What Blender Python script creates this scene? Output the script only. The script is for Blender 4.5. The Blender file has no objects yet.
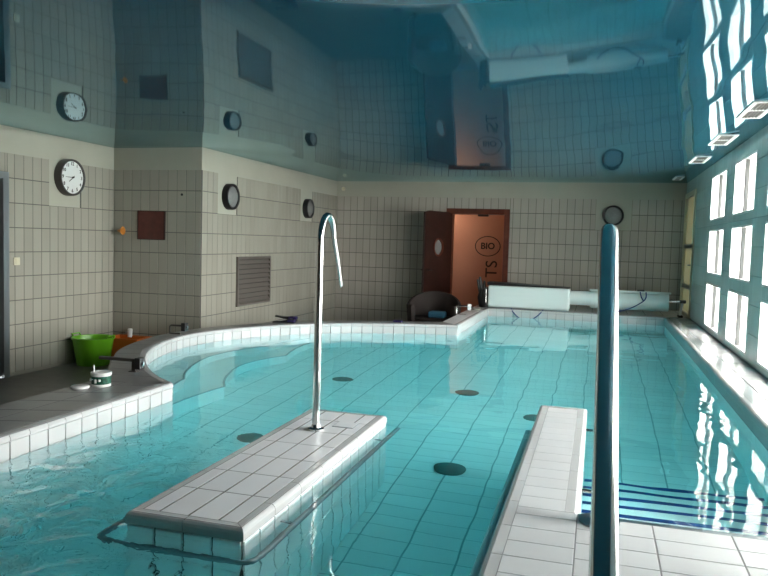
import bpy, bmesh, math, random
import numpy as np
from mathutils import Vector, Matrix
from mathutils.geometry import tessellate_polygon
random.seed(7)
C = bpy.context.scene.collection
S = bpy.context.scene
PI = math.pi

# ---------------------------------------------------------------- camera
H = 1.505                                    # camera height above the lower floor (z = 0)
YAW, PITCH, ROLL, FPX = 0.28396, 0.06457, 0.02914, 729.635
cy_, sy_, cp_, sp_ = math.cos(YAW), math.sin(YAW), math.cos(PITCH), math.sin(PITCH)
FW = Vector((-sy_*cp_, cy_*cp_, -sp_)); R0 = Vector((cy_, sy_, 0)); U0 = R0.cross(FW)
RT = math.cos(ROLL)*R0 + math.sin(ROLL)*U0; UP = -math.sin(ROLL)*R0 + math.cos(ROLL)*U0
camd = bpy.data.cameras.new('camera'); cam = bpy.data.objects.new('camera', camd); C.objects.link(cam)
camd.sensor_width = 36; camd.lens = FPX/768*36; camd.clip_start = .05
cam.matrix_world = Matrix(((RT.x, UP.x, -FW.x, 0), (RT.y, UP.y, -FW.y, 0), (RT.z, UP.z, -FW.z, H), (0, 0, 0, 1)))
S.camera = cam
def pix(P):
    q = Vector(P) - Vector((0, 0, H)); d = q.dot(FW)
    if d < .2: return None
    return (384 + FPX*q.dot(RT)/d, 288 - FPX*q.dot(UP)/d, d)

# ---------------------------------------------------------------- sky, exposure
w = bpy.data.worlds.new('overcast_sky'); S.world = w; w.use_nodes = True
bg = w.node_tree.nodes['Background']; bg.inputs[0].default_value = (1, .985, .955, 1); bg.inputs[1].default_value = 9.0
S.view_settings.view_transform = 'Standard'; S.view_settings.look = 'None'
S.view_settings.gamma = 1; S.view_settings.exposure = 1.85; S.view_settings.use_curve_mapping = False
S.cycles.use_denoising = True
S.cycles.max_bounces = 12; S.cycles.diffuse_bounces = 6; S.cycles.glossy_bounces = 5
S.cycles.transmission_bounces = 8; S.cycles.transparent_max_bounces = 12
S.cycles.sample_clamp_indirect = 12; S.cycles.blur_glossy = 1.0

# ---------------------------------------------------------------- levels and plan (metres)
RIM, WAT, ISL, BED, CEIL, TT = .535, .42, .478, -.60, 2.545, 2.28
XL1, XL3, XR, Y12, YB, YR = -5.752, -4.537, 1.29, 7.728, 12.384, -3.0
WIN_Y = [(9.62 - 1.55*k - 1.05, 9.62 - 1.55*k) for k in range(5)]
WIN_Z = [(1.855, 2.385), (1.225, 1.75), (.595, 1.12)]
for a, b in WIN_Y:
    ld = bpy.data.lights.new('window_portal', 'AREA'); ld.shape = 'RECTANGLE'; ld.size = 1.85; ld.size_y = 1.08
    ld.cycles.is_portal = True
    o = bpy.data.objects.new('window_portal', ld); C.objects.link(o)
    o.location = (XR + .2, (a + b)/2, 1.49); o.rotation_euler = (0, PI/2, 0)

# ---------------------------------------------------------------- materials
def mat(name, col, rough=.5, metal=0, var=0, island=False, spec=None, ior=None, bump=0, bscale=40, noise=0, nscale=3, sheen=0):
    m = bpy.data.materials.new(name); m.use_nodes = True
    nt = m.node_tree; b = nt.nodes['Principled BSDF']
    b.inputs['Base Color'].default_value = (*col, 1); b.inputs['Roughness'].default_value = rough
    b.inputs['Metallic'].default_value = metal
    if ior: b.inputs['IOR'].default_value = ior
    if spec is not None: b.inputs['Specular IOR Level'].default_value = spec
    src = None
    if var or noise:
        hsv = nt.nodes.new('ShaderNodeHueSaturation'); hsv.inputs['Color'].default_value = (*col, 1)
        val = None
        if var:
            if island: r = nt.nodes.new('ShaderNodeNewGeometry').outputs['Random Per Island']
            else: r = nt.nodes.new('ShaderNodeObjectInfo').outputs['Random']
            mr = nt.nodes.new('ShaderNodeMapRange'); mr.inputs['To Min'].default_value = 1 - var; mr.inputs['To Max'].default_value = 1 + var
            nt.links.new(r, mr.inputs['Value']); val = mr.outputs['Result']
        if noise:
            n = nt.nodes.new('ShaderNodeTexNoise'); n.inputs['Scale'].default_value = nscale; n.inputs['Detail'].default_value = 5
            g = nt.nodes.new('ShaderNodeNewGeometry'); nt.links.new(g.outputs['Position'], n.inputs['Vector'])
            m2 = nt.nodes.new('ShaderNodeMapRange'); m2.inputs['From Min'].default_value = .3; m2.inputs['From Max'].default_value = .7
            m2.inputs['To Min'].default_value = 1 - noise; m2.inputs['To Max'].default_value = 1 + noise
            nt.links.new(n.outputs['Fac'], m2.inputs['Value'])
            if val:
                mm = nt.nodes.new('ShaderNodeMath'); mm.operation = 'MULTIPLY'
                nt.links.new(val, mm.inputs[0]); nt.links.new(m2.outputs['Result'], mm.inputs[1]); val = mm.outputs[0]
            else: val = m2.outputs['Result']
        nt.links.new(val, hsv.inputs['Value']); nt.links.new(hsv.outputs['Color'], b.inputs['Base Color'])
    if bump:
        n = nt.nodes.new('ShaderNodeTexNoise'); n.inputs['Scale'].default_value = bscale; n.inputs['Detail'].default_value = 4
        g = nt.nodes.new('ShaderNodeNewGeometry'); nt.links.new(g.outputs['Position'], n.inputs['Vector'])
        bp = nt.nodes.new('ShaderNodeBump'); bp.inputs['Strength'].default_value = bump; bp.inputs['Distance'].default_value = .01
        nt.links.new(n.outputs['Fac'], bp.inputs['Height']); nt.links.new(bp.outputs['Normal'], b.inputs['Normal'])
    return m
M = {}
WT = (.36, .346, .29)
M['tile'] = mat('glazed_wall_tile', WT, .22, var=.05, noise=.04, nscale=1.5)
M['tile_s'] = mat('glazed_wall_tile_field', WT, .22, var=.05, island=True, noise=.04, nscale=1.5)
BT = (.44, .41, .355)  # lighter, warmer copy of the wall tile: painted-in light on the doorway wall
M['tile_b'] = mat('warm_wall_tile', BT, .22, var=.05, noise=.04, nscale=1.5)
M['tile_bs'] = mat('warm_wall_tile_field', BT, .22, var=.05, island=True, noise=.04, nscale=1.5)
M['grout'] = mat('grey_grout', (.11, .105, .095), .9)
M['grout_l'] = mat('light_grout', (.24, .24, .24), .9)
M['plaster'] = mat('cream_plaster', (.41, .405, .335), .8, noise=.04, nscale=2)
M['teal'] = mat('teal_glazed_block', (.70, .84, .81), .25, var=.05, island=True, noise=.05)
M['tealbase'] = mat('teal_joint', (.24, .38, .38), .8)
M['white'] = mat('white_glazed_tile', (.54, .54, .535), .2, var=.03)
M['white_s'] = mat('white_glazed_tile_field', (.54, .54, .535), .2, var=.03, island=True)
M['curbtop'] = mat('shaded_grey_curb_tile', (.20, .20, .197), .28, var=.06, noise=.12, nscale=5)  # greyish tile, colour darkened for the shade lying on the curb top
M['island'] = mat('pale_island_tile', (.74, .74, .745), .38, var=.03, noise=.03, nscale=6)
M['decktile'] = mat('white_deck_tile', (.62, .62, .62), .28, var=.025, noise=.03, nscale=4)
M['pool'] = mat('turquoise_pool_tile', (.88, .96, .96), .4, var=.04)
M['pool_s'] = mat('turquoise_pool_tile_field', (.88, .96, .96), .4, var=.04, island=True)
M['poolgrout'] = mat('dark_pool_joint', (.40, .54, .56), .9)
M['navy'] = mat('navy_nosing_tile', (.008, .045, .24), .3)
M['drain'] = mat('dark_drain_grate', (.06, .14, .14), .5)
M['floor'] = mat('dark_floor_tile', (.15, .14, .12), .35, noise=.2, nscale=8)
M['steel'] = mat('polished_steel', (.68, .67, .655), .16, 1)
M['steel_d'] = mat('dull_steel', (.30, .34, .36), .35, 1)
M['black'] = mat('black_plastic', (.012, .012, .013), .45)
M['bronze'] = mat('dark_bronze_plastic', (.055, .05, .045), .4)
M['clockface'] = mat('white_clock_face', (.78, .8, .78), .4)
M['lampglass'] = mat('frosted_grey_glass', (.22, .225, .22), .25, noise=.06, nscale=30)
M['frame'] = mat('white_window_frame', (.82, .82, .8), .35)
M['mullion'] = mat('grey_window_mullion', (.05, .052, .05), .5)
M['cream'] = mat('cream_door_frame', (.62, .58, .42), .4)
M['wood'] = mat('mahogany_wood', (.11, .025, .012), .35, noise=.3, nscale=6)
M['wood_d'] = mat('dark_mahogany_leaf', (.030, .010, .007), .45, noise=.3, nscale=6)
M['orange_wall'] = mat('orange_painted_wall', (.50, .25, .175), .8, noise=.04)
M['ink'] = mat('black_lettering', (.02, .015, .012), .7)
M['brownpanel'] = mat('red_brown_panel', (.10, .022, .015), .5, noise=.2, nscale=12)
M['vent'] = mat('taupe_metal_louvre', (.13, .115, .10), .45)
M['ledge'] = mat('grey_stone_ledge', (.33, .33, .33), .26, var=.04, noise=.15, nscale=7)
M['metalstrip'] = mat('pale_metal_edge', (.62, .63, .63), .22, .5)
M['green'] = mat('green_plastic', (.13, .40, .012), .3)
M['orange'] = mat('orange_plastic', (.60, .14, .02), .35)
M['amber'] = mat('amber_plastic', (.55, .22, .03), .35)
M['tubwhite'] = mat('white_plastic', (.82, .82, .8), .35)
M['label'] = mat('dark_green_label', (.01, .085, .05), .4, noise=.9, nscale=70)
M['wicker'] = mat('dark_brown_wicker', (.012, .006, .004), .8, bump=.8, bscale=90)
M['blue'] = mat('blue_towel', (.02, .10, .16), .8)
M['cover'] = mat('pale_pool_cover_vinyl', (.64, .72, .70), .4)
M['cord'] = mat('blue_cord', (.01, .03, .16), .5)
M['purple'] = mat('purple_rubber', (.018, .010, .075), .5)
M['rear'] = mat('brown_panelled_rear_wall', (.16, .12, .085), .5, noise=.2, nscale=4)
M['ground'] = mat('pale_terrace_ground', (.55, .55, .53), .9)

def water_mat():
    m = bpy.data.materials.new('pool_water'); m.use_nodes = True; nt = m.node_tree; nt.nodes.clear()
    out = nt.nodes.new('ShaderNodeOutputMaterial'); gl = nt.nodes.new('ShaderNodeBsdfGlass')
    gl.inputs['Color'].default_value = (1, 1, 1, 1); gl.inputs['IOR'].default_value = 1.33; gl.inputs['Roughness'].default_value = 0
    geo = nt.nodes.new('ShaderNodeNewGeometry')
    n1 = nt.nodes.new('ShaderNodeTexNoise'); n1.inputs['Scale'].default_value = 2.8; n1.inputs['Detail'].default_value = 1
    n2 = nt.nodes.new('ShaderNodeTexNoise'); n2.inputs['Scale'].default_value = 5.0; n2.inputs['Detail'].default_value = 3; n2.inputs['Distortion'].default_value = .6
    for n in (n1, n2): nt.links.new(geo.outputs['Position'], n.inputs['Vector'])
    # the jets by the left curb stir the water: distance from the jet area
    vm = nt.nodes.new('ShaderNodeVectorMath'); vm.operation = 'DISTANCE'; vm.inputs[1].default_value = (-2.5, 1.9, WAT)
    nt.links.new(geo.outputs['Position'], vm.inputs[0])
    mr = nt.nodes.new('ShaderNodeMapRange'); mr.inputs['From Min'].default_value = .2; mr.inputs['From Max'].default_value = 2.0
    mr.inputs['To Min'].default_value = 1.0; mr.inputs['To Max'].default_value = 0.0; mr.interpolation_type = 'SMOOTHSTEP'
    nt.links.new(vm.outputs['Value'], mr.inputs['Value'])
    mu = nt.nodes.new('ShaderNodeMath'); mu.operation = 'MULTIPLY'; nt.links.new(n2.outputs['Fac'], mu.inputs[0]); nt.links.new(mr.outputs['Result'], mu.inputs[1])
    m3 = nt.nodes.new('ShaderNodeMath'); m3.operation = 'MULTIPLY'; m3.inputs[1].default_value = 7.0; nt.links.new(mu.outputs[0], m3.inputs[0])
    ad = nt.nodes.new('ShaderNodeMath'); ad.operation = 'ADD'; nt.links.new(n1.outputs['Fac'], ad.inputs[0]); nt.links.new(m3.outputs[0], ad.inputs[1])
    bp = nt.nodes.new('ShaderNodeBump'); bp.inputs['Strength'].default_value = 1; bp.inputs['Distance'].default_value = .0055
    nt.links.new(ad.outputs[0], bp.inputs['Height']); nt.links.new(bp.outputs['Normal'], gl.inputs['Normal'])
    va = nt.nodes.new('ShaderNodeVolumeAbsorption'); va.inputs['Color'].default_value = (.10, .945, .99, 1); va.inputs['Density'].default_value = .46
    nt.links.new(va.outputs[0], out.inputs['Volume'])
    nt.links.new(gl.outputs[0], out.inputs[0]); return m
M['water'] = water_mat()
def glass_mat(name, tint):
    m = bpy.data.materials.new(name); m.use_nodes = True; nt = m.node_tree; nt.nodes.clear()
    out = nt.nodes.new('ShaderNodeOutputMaterial'); mx = nt.nodes.new('ShaderNodeMixShader')
    lw = nt.nodes.new('ShaderNodeLayerWeight'); pw_ = nt.nodes.new('ShaderNodeMath'); pw_.operation = 'POWER'; pw_.inputs[1].default_value = 5
    ma = nt.nodes.new('ShaderNodeMath'); ma.operation = 'MULTIPLY_ADD'; ma.inputs[1].default_value = .5; ma.inputs[2].default_value = .03
    nt.links.new(lw.outputs['Facing'], pw_.inputs[0]); nt.links.new(pw_.outputs[0], ma.inputs[0])
    t = nt.nodes.new('ShaderNodeBsdfTransparent'); t.inputs[0].default_value = (*tint, 1); g = nt.nodes.new('ShaderNodeBsdfGlossy'); g.inputs['Roughness'].default_value = .02
    nt.links.new(ma.outputs[0], mx.inputs[0]); nt.links.new(t.outputs[0], mx.inputs[1]); nt.links.new(g.outputs[0], mx.inputs[2]); nt.links.new(mx.outputs[0], out.inputs[0]); return m
M['glass'] = glass_mat('clear_window_glass', (.96, .97, .97))
def curtain_mat():
    m = bpy.data.materials.new('yellow_frosted_pane'); m.use_nodes = True; nt = m.node_tree; nt.nodes.clear()
    out = nt.nodes.new('ShaderNodeOutputMaterial'); mx = nt.nodes.new('ShaderNodeMixShader'); mx.inputs[0].default_value = .4
    t = nt.nodes.new('ShaderNodeBsdfTranslucent'); t.inputs[0].default_value = (.22, .215, .16, 1); g = nt.nodes.new('ShaderNodeBsdfDiffuse'); g.inputs[0].default_value = (.55, .53, .43, 1)
    nt.links.new(g.outputs[0], mx.inputs[1]); nt.links.new(t.outputs[0], mx.inputs[2]); nt.links.new(mx.outputs[0], out.inputs[0]); return m
M['yellow'] = curtain_mat()
def ceiling_mat():
    m = bpy.data.materials.new('glossy_blue_stretch_ceiling'); m.use_nodes = True; nt = m.node_tree; nt.nodes.clear()
    out = nt.nodes.new('ShaderNodeOutputMaterial'); mx = nt.nodes.new('ShaderNodeMixShader'); fr = nt.nodes.new('ShaderNodeFresnel'); fr.inputs[0].default_value = 1.38
    df = nt.nodes.new('ShaderNodeBsdfDiffuse'); df.inputs[0].default_value = (.010, .068, .105, 1)
    b = nt.nodes.new('ShaderNodeBsdfGlossy'); b.inputs['Color'].default_value = (.72, .94, 1, 1); b.inputs['Roughness'].default_value = .035
    nt.links.new(fr.outputs[0], mx.inputs[0]); nt.links.new(df.outputs[0], mx.inputs[1]); nt.links.new(b.outputs[0], mx.inputs[2]); nt.links.new(mx.outputs[0], out.inputs[0])
    geo = nt.nodes.new('ShaderNodeNewGeometry'); mp = nt.nodes.new('ShaderNodeMapping'); mp.inputs['Scale'].default_value = (1.6, .8, 1)
    n = nt.nodes.new('ShaderNodeTexNoise'); n.inputs['Scale'].default_value = 1.0; n.inputs['Detail'].default_value = 1
    nt.links.new(geo.outputs['Position'], mp.inputs[0]); nt.links.new(mp.outputs[0], n.inputs['Vector'])
    bp = nt.nodes.new('ShaderNodeBump'); bp.inputs['Distance'].default_value = .012; bp.inputs['Strength'].default_value = 1
    sx = nt.nodes.new('ShaderNodeSeparateXYZ'); nt.links.new(geo.outputs['Position'], sx.inputs[0])
    mr = nt.nodes.new('ShaderNodeMapRange'); mr.inputs['From Min'].default_value = -1.2; mr.inputs['From Max'].default_value = .6; mr.inputs['To Min'].default_value = .25; mr.inputs['To Max'].default_value = 1
    nt.links.new(sx.outputs['X'], mr.inputs['Value']); mu = nt.nodes.new('ShaderNodeMath'); mu.operation = 'MULTIPLY'   # the film sags in waves along its window edge
    nt.links.new(n.outputs['Fac'], mu.inputs[0]); nt.links.new(mr.outputs['Result'], mu.inputs[1])
    nt.links.new(mu.outputs[0], bp.inputs['Height']); nt.links.new(bp.outputs['Normal'], b.inputs['Normal']); return m
M['ceiling'] = ceiling_mat()

# ---------------------------------------------------------------- mesh helpers
class MB:
    def __init__(s): s.v = []; s.f = []; s.sm = []
    def add(s, vs, fs, smooth=False):
        k = len(s.v); s.v += [tuple(v) for v in vs]; s.f += [tuple(i + k for i in f) for f in fs]; s.sm += [smooth]*len(fs); return s
    def box(s, lo, hi, b=0):
        x0, y0, z0 = lo; x1, y1, z1 = hi
        if b <= 0:
            vs = [(x, y, z) for z in (z0, z1) for y in (y0, y1) for x in (x0, x1)]
            return s.add(vs, [(0, 2, 3, 1), (4, 5, 7, 6), (0, 1, 5, 4), (2, 6, 7, 3), (0, 4, 6, 2), (1, 3, 7, 5)])
        bm = bmesh.new(); bmesh.ops.create_cube(bm, size=1)
        for v in bm.verts: v.co = Vector(((x0 + x1)/2 + v.co.x*(x1 - x0), (y0 + y1)/2 + v.co.y*(y1 - y0), (z0 + z1)/2 + v.co.z*(z1 - z0)))
        bmesh.ops.bevel(bm, geom=bm.edges[:], offset=b, segments=2, affect='EDGES', profile=.5)
        return s.bm(bm)
    def bm(s, bm, smooth=False):
        bm.verts.index_update(); s.add([v.co[:] for v in bm.verts], [[v.index for v in f.verts] for f in bm.faces], smooth); bm.free(); return s
    def tube(s, pts, r, n=14, cap=True, flat=None):
        pts = [Vector(p) for p in pts]; k = len(pts); rs = r if isinstance(r, (list, tuple)) else [r]*k
        t0 = (pts[1] - pts[0]).normalized(); a = Vector((0, 0, 1)) if abs(t0.z) < .9 else Vector((1, 0, 0))
        u = t0.cross(a).normalized(); vs = []
        for i, p in enumerate(pts):
            t = ((pts[min(i + 1, k - 1)] - pts[max(i - 1, 0)])).normalized()
            u = (u - t*u.dot(t)).normalized(); w_ = t.cross(u)
            fl = flat[i] if flat else (1, 1)
            for j in range(n):
                a = 2*PI*j/n; vs.append(p + rs[i]*(fl[0]*math.cos(a)*u + fl[1]*math.sin(a)*w_))
        fs = [(i*n + j, i*n + (j + 1) % n, (i + 1)*n + (j + 1) % n, (i + 1)*n + j) for i in range(k - 1) for j in range(n)]
        s.add(vs, fs, True)
        if cap:
            s.add(vs[:n], [tuple(range(n))[::-1]]); s.add(vs[-n:], [tuple(range(n))])
        return s
    def lathe(s, prof, n=32, c=(0, 0, 0), axis='z', smooth=True, sx=1, sy=1):
        vs = []
        for r, z in prof:
            for j in range(n):
                a = 2*PI*j/n; x, y = r*math.cos(a)*sx, r*math.sin(a)*sy
                q = {'z': (x, y, z), 'x': (z, x, y), 'y': (y, -z, x)}[axis]
                vs.append((c[0] + q[0], c[1] + q[1], c[2] + q[2]))
        fs = [(i*n + j, i*n + (j + 1) % n, (i + 1)*n + (j + 1) % n, (i + 1)*n + j) for i in range(len(prof) - 1) for j in range(n)]
        return s.add(vs, fs, smooth)
    def prism(s, poly, z0, z1, bev=0):
        n = len(poly); A = sum(poly[i][0]*poly[(i + 1) % n][1] - poly[(i + 1) % n][0]*poly[i][1] for i in range(n))
        if A < 0: poly = poly[::-1]
        vs = [(x, y, z0) for x, y in poly]
        fs = []
        if bev and n == 4:
            cx = sum(p[0] for p in poly)/n; cyy = sum(p[1] for p in poly)/n
            ins = []
            for x, y in poly:
                d = math.hypot(x - cx, y - cyy); k = max(0, 1 - bev*1.4/d); ins.append((cx + (x - cx)*k, cyy + (y - cyy)*k))
            vs += [(x, y, z1 - bev) for x, y in poly] + [(x, y, z1) for x, y in ins]
            fs = [(i, (i + 1) % n, n + (i + 1) % n, n + i) for i in range(n)] + [(n + i, n + (i + 1) % n, 2*n + (i + 1) % n, 2*n + i) for i in range(n)]
            fs.append(tuple(range(2*n, 3*n)))
        else:
            vs += [(x, y, z1) for x, y in poly]
            fs = [(i, (i + 1) % n, n + (i + 1) % n, n + i) for i in range(n)]
            for t in tessellate_polygon([[Vector((x, y, 0)) for x, y in poly]]):
                a, b_, c_ = t; q = [Vector((*poly[i], 0)) for i in t]
                if (q[1] - q[0]).cross(q[2] - q[0]).z < 0: t = (a, c_, b_)
                fs.append(tuple(i + n for i in t)); fs.append(tuple(t[::-1]))
        return s.add(vs, fs)
    def mesh(s, name):
        me = bpy.data.meshes.new(name); me.from_pydata(s.v, [], s.f)
        if any(s.sm): me.polygons.foreach_set('use_smooth', s.sm)
        me.update()
        if any(s.sm): me.set_sharp_from_angle(angle=.75)
        return me
def link(name, me, m, parent=None, loc=None):
    o = bpy.data.objects.new(name, me); C.objects.link(o)
    if m is not None and me is not None and not me.materials: me.materials.append(M[m])
    if parent: o.parent = parent
    if loc is not None: o.location = loc
    return o
def obj(name, mb, m, parent=None, loc=None): return link(name, mb.mesh(name), m, parent, loc)
def tag(o, label, cat, group=None, kind=None):
    o['label'] = label; o['category'] = cat
    if group: o['group'] = group
    if kind: o['kind'] = kind
    return o
def empty(name, loc, rz=0):
    o = bpy.data.objects.new(name, None); C.objects.link(o); o.location = loc; o.rotation_euler.z = rz; o.empty_display_size = .1; return o
def struct(name, mb, m, label, cat): return tag(obj(name, mb, m), label, cat, kind='structure')
def stuff(o): o['kind'] = 'stuff'; return o

def rect_sub(r, h):
    a0, b0, a1, b1 = r; c0, d0, c1, d1 = h
    if c0 >= a1 or c1 <= a0 or d0 >= b1 or d1 <= b0: return [r]
    out = []
    if c0 > a0: out.append((a0, b0, c0, b1))
    if c1 < a1: out.append((c1, b0, a1, b1))
    m0, m1 = max(a0, c0), min(a1, c1)
    if d0 > b0: out.append((m0, b0, m1, d0))
    if d1 < b1: out.append((m0, d1, m1, b1))
    return out
def rects(r, holes):
    rs = [r]
    for h in holes: rs = [q for x in rs for q in rect_sub(x, h)]
    return rs
class Plane:
    """a wall plane: P(u,v,n)"""
    def __init__(s, O, u, n): s.O = Vector(O); s.u = Vector(u); s.n = Vector(n); s.z = Vector((0, 0, 1))
    def P(s, u, v, n=0): return s.O + s.u*u + s.z*v + s.n*n
    def mat(s, u, v, n=0):
        p = s.P(u, v, n); return Matrix(((s.u.x, s.z.x, s.n.x, p.x), (s.u.y, s.z.y, s.n.y, p.y), (s.u.z, s.z.z, s.n.z, p.z), (0, 0, 0, 1)))
    def slab(s, rs, n0, n1, mb=None):
        mb = mb or MB()
        for a0, b0, a1, b1 in rs:
            vs = [s.P(a, b, n) for n in (n0, n1) for b in (b0, b1) for a in (a0, a1)]
            mb.add(vs, [(0, 2, 3, 1), (4, 5, 7, 6), (0, 1, 5, 4), (2, 6, 7, 3), (0, 4, 6, 2), (1, 3, 7, 5)])
        return mb
class Flat(Plane):
    """a horizontal plane, u = X, v = Y, n = up"""
    def __init__(s, z): s.O = Vector((0, 0, z)); s.u = Vector((1, 0, 0)); s.z = Vector((0, 1, 0)); s.n = Vector((0, 0, 1))
_tm = {}
def tile_geo(wd, ht, t, b=.0008):
    x, y = wd/2, ht/2
    vs = [(-x, -y, 0), (x, -y, 0), (x, y, 0), (-x, y, 0), (-x, -y, t - b), (x, -y, t - b), (x, y, t - b), (-x, y, t - b),
          (-x + b, -y + b, t), (x - b, -y + b, t), (x - b, y - b, t), (-x + b, y - b, t)]
    fs = [(i, (i + 1) % 4, 4 + (i + 1) % 4, 4 + i) for i in range(4)] + [(4 + i, 4 + (i + 1) % 4, 8 + (i + 1) % 4, 8 + i) for i in range(4)] + [(8, 9, 10, 11)]
    return vs, fs
def tile_mesh(wd, ht, t, m):
    k = (round(wd, 3), round(ht, 3), round(t, 4), m)
    if k not in _tm:
        mb = MB(); mb.add(*tile_geo(k[0], k[1], k[2])); _tm[k] = mb.mesh('tile'); _tm[k].materials.append(M[m])
    return _tm[k]
def in_view(P, mar=25):
    q = pix(P); return q is not None and -mar < q[0] < 768 + mar and -mar < q[1] < 576 + mar
def tiles(parent, pl, rs, t, m, ms, name='tile', limit=300, n0=0, gu=.0065, gv=.009, off=(0, 0, 0), want=True):
    """rs = grid rects (with joints inside); those in view become objects, the rest one stuff mesh"""
    L = []
    for a0, b0, a1, b1 in rs:
        wd, ht = a1 - a0 - gu, b1 - b0 - gv
        if wd < .012 or ht < .012: continue
        c = ((a0 + a1)/2, (b0 + b1)/2); P = pl.P(*c, n0); q = pix(P)
        L.append((q[2] if q and in_view(P) and want else 1e6, c, wd, ht))
    L.sort(key=lambda e: e[0]); rest = MB(); k = 0
    for d, c, wd, ht in L:
        jit = .0003*random.random()
        if d < 1e5 and k < limit:
            o = link(name, tile_mesh(wd, ht, t, m), None, parent); o.matrix_local = Matrix.Translation(-Vector(off)) @ pl.mat(*c, n0 + jit); k += 1
        else:
            mm = pl.mat(*c, n0 + jit); vs, fs = tile_geo(wd, ht, t); rest.add([mm @ Vector(v) - Vector(off) for v in vs], fs)
    if rest.v: stuff(obj(name + '_field', rest, ms, parent))
def grid(a0, b0, a1, b1, du, dv, holes=(), top=False):
    out = []; nu = int(math.ceil((a1 - a0)/du - 1e-6)); nv = int(math.ceil((b1 - b0)/dv - 1e-6))
    for i in range(nu):
        for j in range(nv):
            u0, u1 = a0 + i*du, min(a0 + (i + 1)*du, a1)
            if top: v1, v0 = b1 - j*dv, max(b1 - (j + 1)*dv, b0)
            else: v0, v1 = b0 + j*dv, min(b0 + (j + 1)*dv, b1)
            out += rects((u0, v0, u1, v1), holes)
    return out

# ---------------------------------------------------------------- walls
def wall(name, pl, u0, u1, label, holes=(), patches=(), tile_u=None, limit=300, tm='tile', ts='tile_s'):
    ws = struct(name, pl.slab(rects((u0, -.05, u1, CEIL + .05), holes), -.25, 0), 'plaster', label, 'wall')
    if tile_u is None: return ws
    a, b = tile_u; hp = list(holes) + list(patches)
    obj('grout_bed', pl.slab(rects((a, 0, b, TT - .004), hp), 0, .0065), 'grout', ws)
    tiles(ws, pl, grid(a, .03, b, TT, .125, .25, hp, top=True), .008, tm, ts, 'wall_tile', limit, n0=.001)
    sk = MB(); pl.slab(rects((a, 0, b, .034), holes), 0, .014, sk); obj('skirting', sk, 'tile_s', ws)
    return ws
pL1 = Plane((XL1, 0, 0), (0, 1, 0), (1, 0, 0)); pL2 = Plane((0, Y12, 0), (1, 0, 0), (0, -1, 0))
pL3 = Plane((XL3, 0, 0), (0, 1, 0), (1, 0, 0)); pB = Plane((0, YB, 0), (1, 0, 0), (0, -1, 0))
pR = Plane((XR, 0, 0), (0, -1, 0), (-1, 0, 0)); pRear = Plane((0, YR, 0), (-1, 0, 0), (0, 1, 0))
D1 = (5.08, -.05, 6.03, 2.085)
wall('wall_left', pL1, YR, Y12 + .25, 'cream plastered wall with tall grey tiles and the wall clock', [D1], [(6.615, 1.78, 7.115, TT)], (YR, Y12 - .012))
wall('wall_return', pL2, XL1 - .25, XL3 - .001, 'short tiled wall carrying the red brown panel', (), (), (XL1 + .012, XL3))
wall('wall_side', pL3, Y12 + .001, YB + .25, 'long tiled wall with the louvred vent and two round lamps', (), [(8.10, 1.78, 8.60, TT), (10.70, 1.78, 11.20, TT)], (Y12, YB - .012))
DB = (-2.53, -.05, -1.45, 2.09)
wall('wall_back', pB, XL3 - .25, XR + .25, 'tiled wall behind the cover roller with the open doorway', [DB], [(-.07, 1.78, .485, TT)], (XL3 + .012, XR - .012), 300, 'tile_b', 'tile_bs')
tag(obj('wall_rear', pRear.slab([(-XR - .25, -.05, -XL1 + .25, CEIL + .05)], -.25, 0), 'rear'), 'plain brown wall closing the room opposite the doorway wall', 'wall', kind='structure')
# window wall
holesR = [(-b, z0, -a, z1) for a, b in WIN_Y for z0, z1 in WIN_Z]
DR = (-12.30, RIM, -11.08, 2.36); holesR.append(DR)
wr = struct('wall_right', pR.slab(rects((-YB - .25, -.05, -YR, CEIL + .05), holesR), -.3, 0), 'tealbase', 'teal wall of glazed blocks pierced by rows of windows', 'wall')
tiles(wr, pR, grid(-YB + .012, RIM, -YR, CEIL, .5, .25, holesR, top=True), .008, 'teal', 'teal', 'wall_block', n0=.0, gu=.003, gv=.006, limit=0)
# window openings
k = 0
for a, b in WIN_Y:
    for z0, z1 in WIN_Z:
        k += 1; yc = (a + b)/2
        e = tag(empty('window_%d' % k, (XR, yc, z0)), 'white framed two pane window in the teal wall', 'window', 'windows of the teal wall', 'structure')
        h, wd, t = z1 - z0, (b - a)/2, .02
        fr = MB()
        fr.box((-.012, -wd, 0), (.12, -wd + t, h)).box((-.012, wd - t, 0), (.12, wd, h)).box((-.012, -wd + t, 0), (.12, wd - t, t)).box((-.012, -wd + t, h - t), (.12, wd - t, h))
        obj('window_frame', fr, 'frame', e)
        obj('mullion', MB().box((-.006, -.02, t), (.028, .02, h - t)), 'mullion', e)
        for s in (-1, 1):
            y0, y1 = sorted((s*.023, s*(wd - t - .001)))
            obj('pane', MB().box((.026, y0, t), (.030, y1, h - t)), 'glass', e)
        obj('reveal_lining', MB().box((.12, -wd, 0), (.3, -wd + .006, h)).box((.12, wd - .006, 0), (.3, wd, h)).box((.12, -wd + .006, 0), (.3, wd - .006, .006)).box((.12, -wd + .006, h - .006), (.3, wd - .006, h)), 'frame', e)
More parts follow.
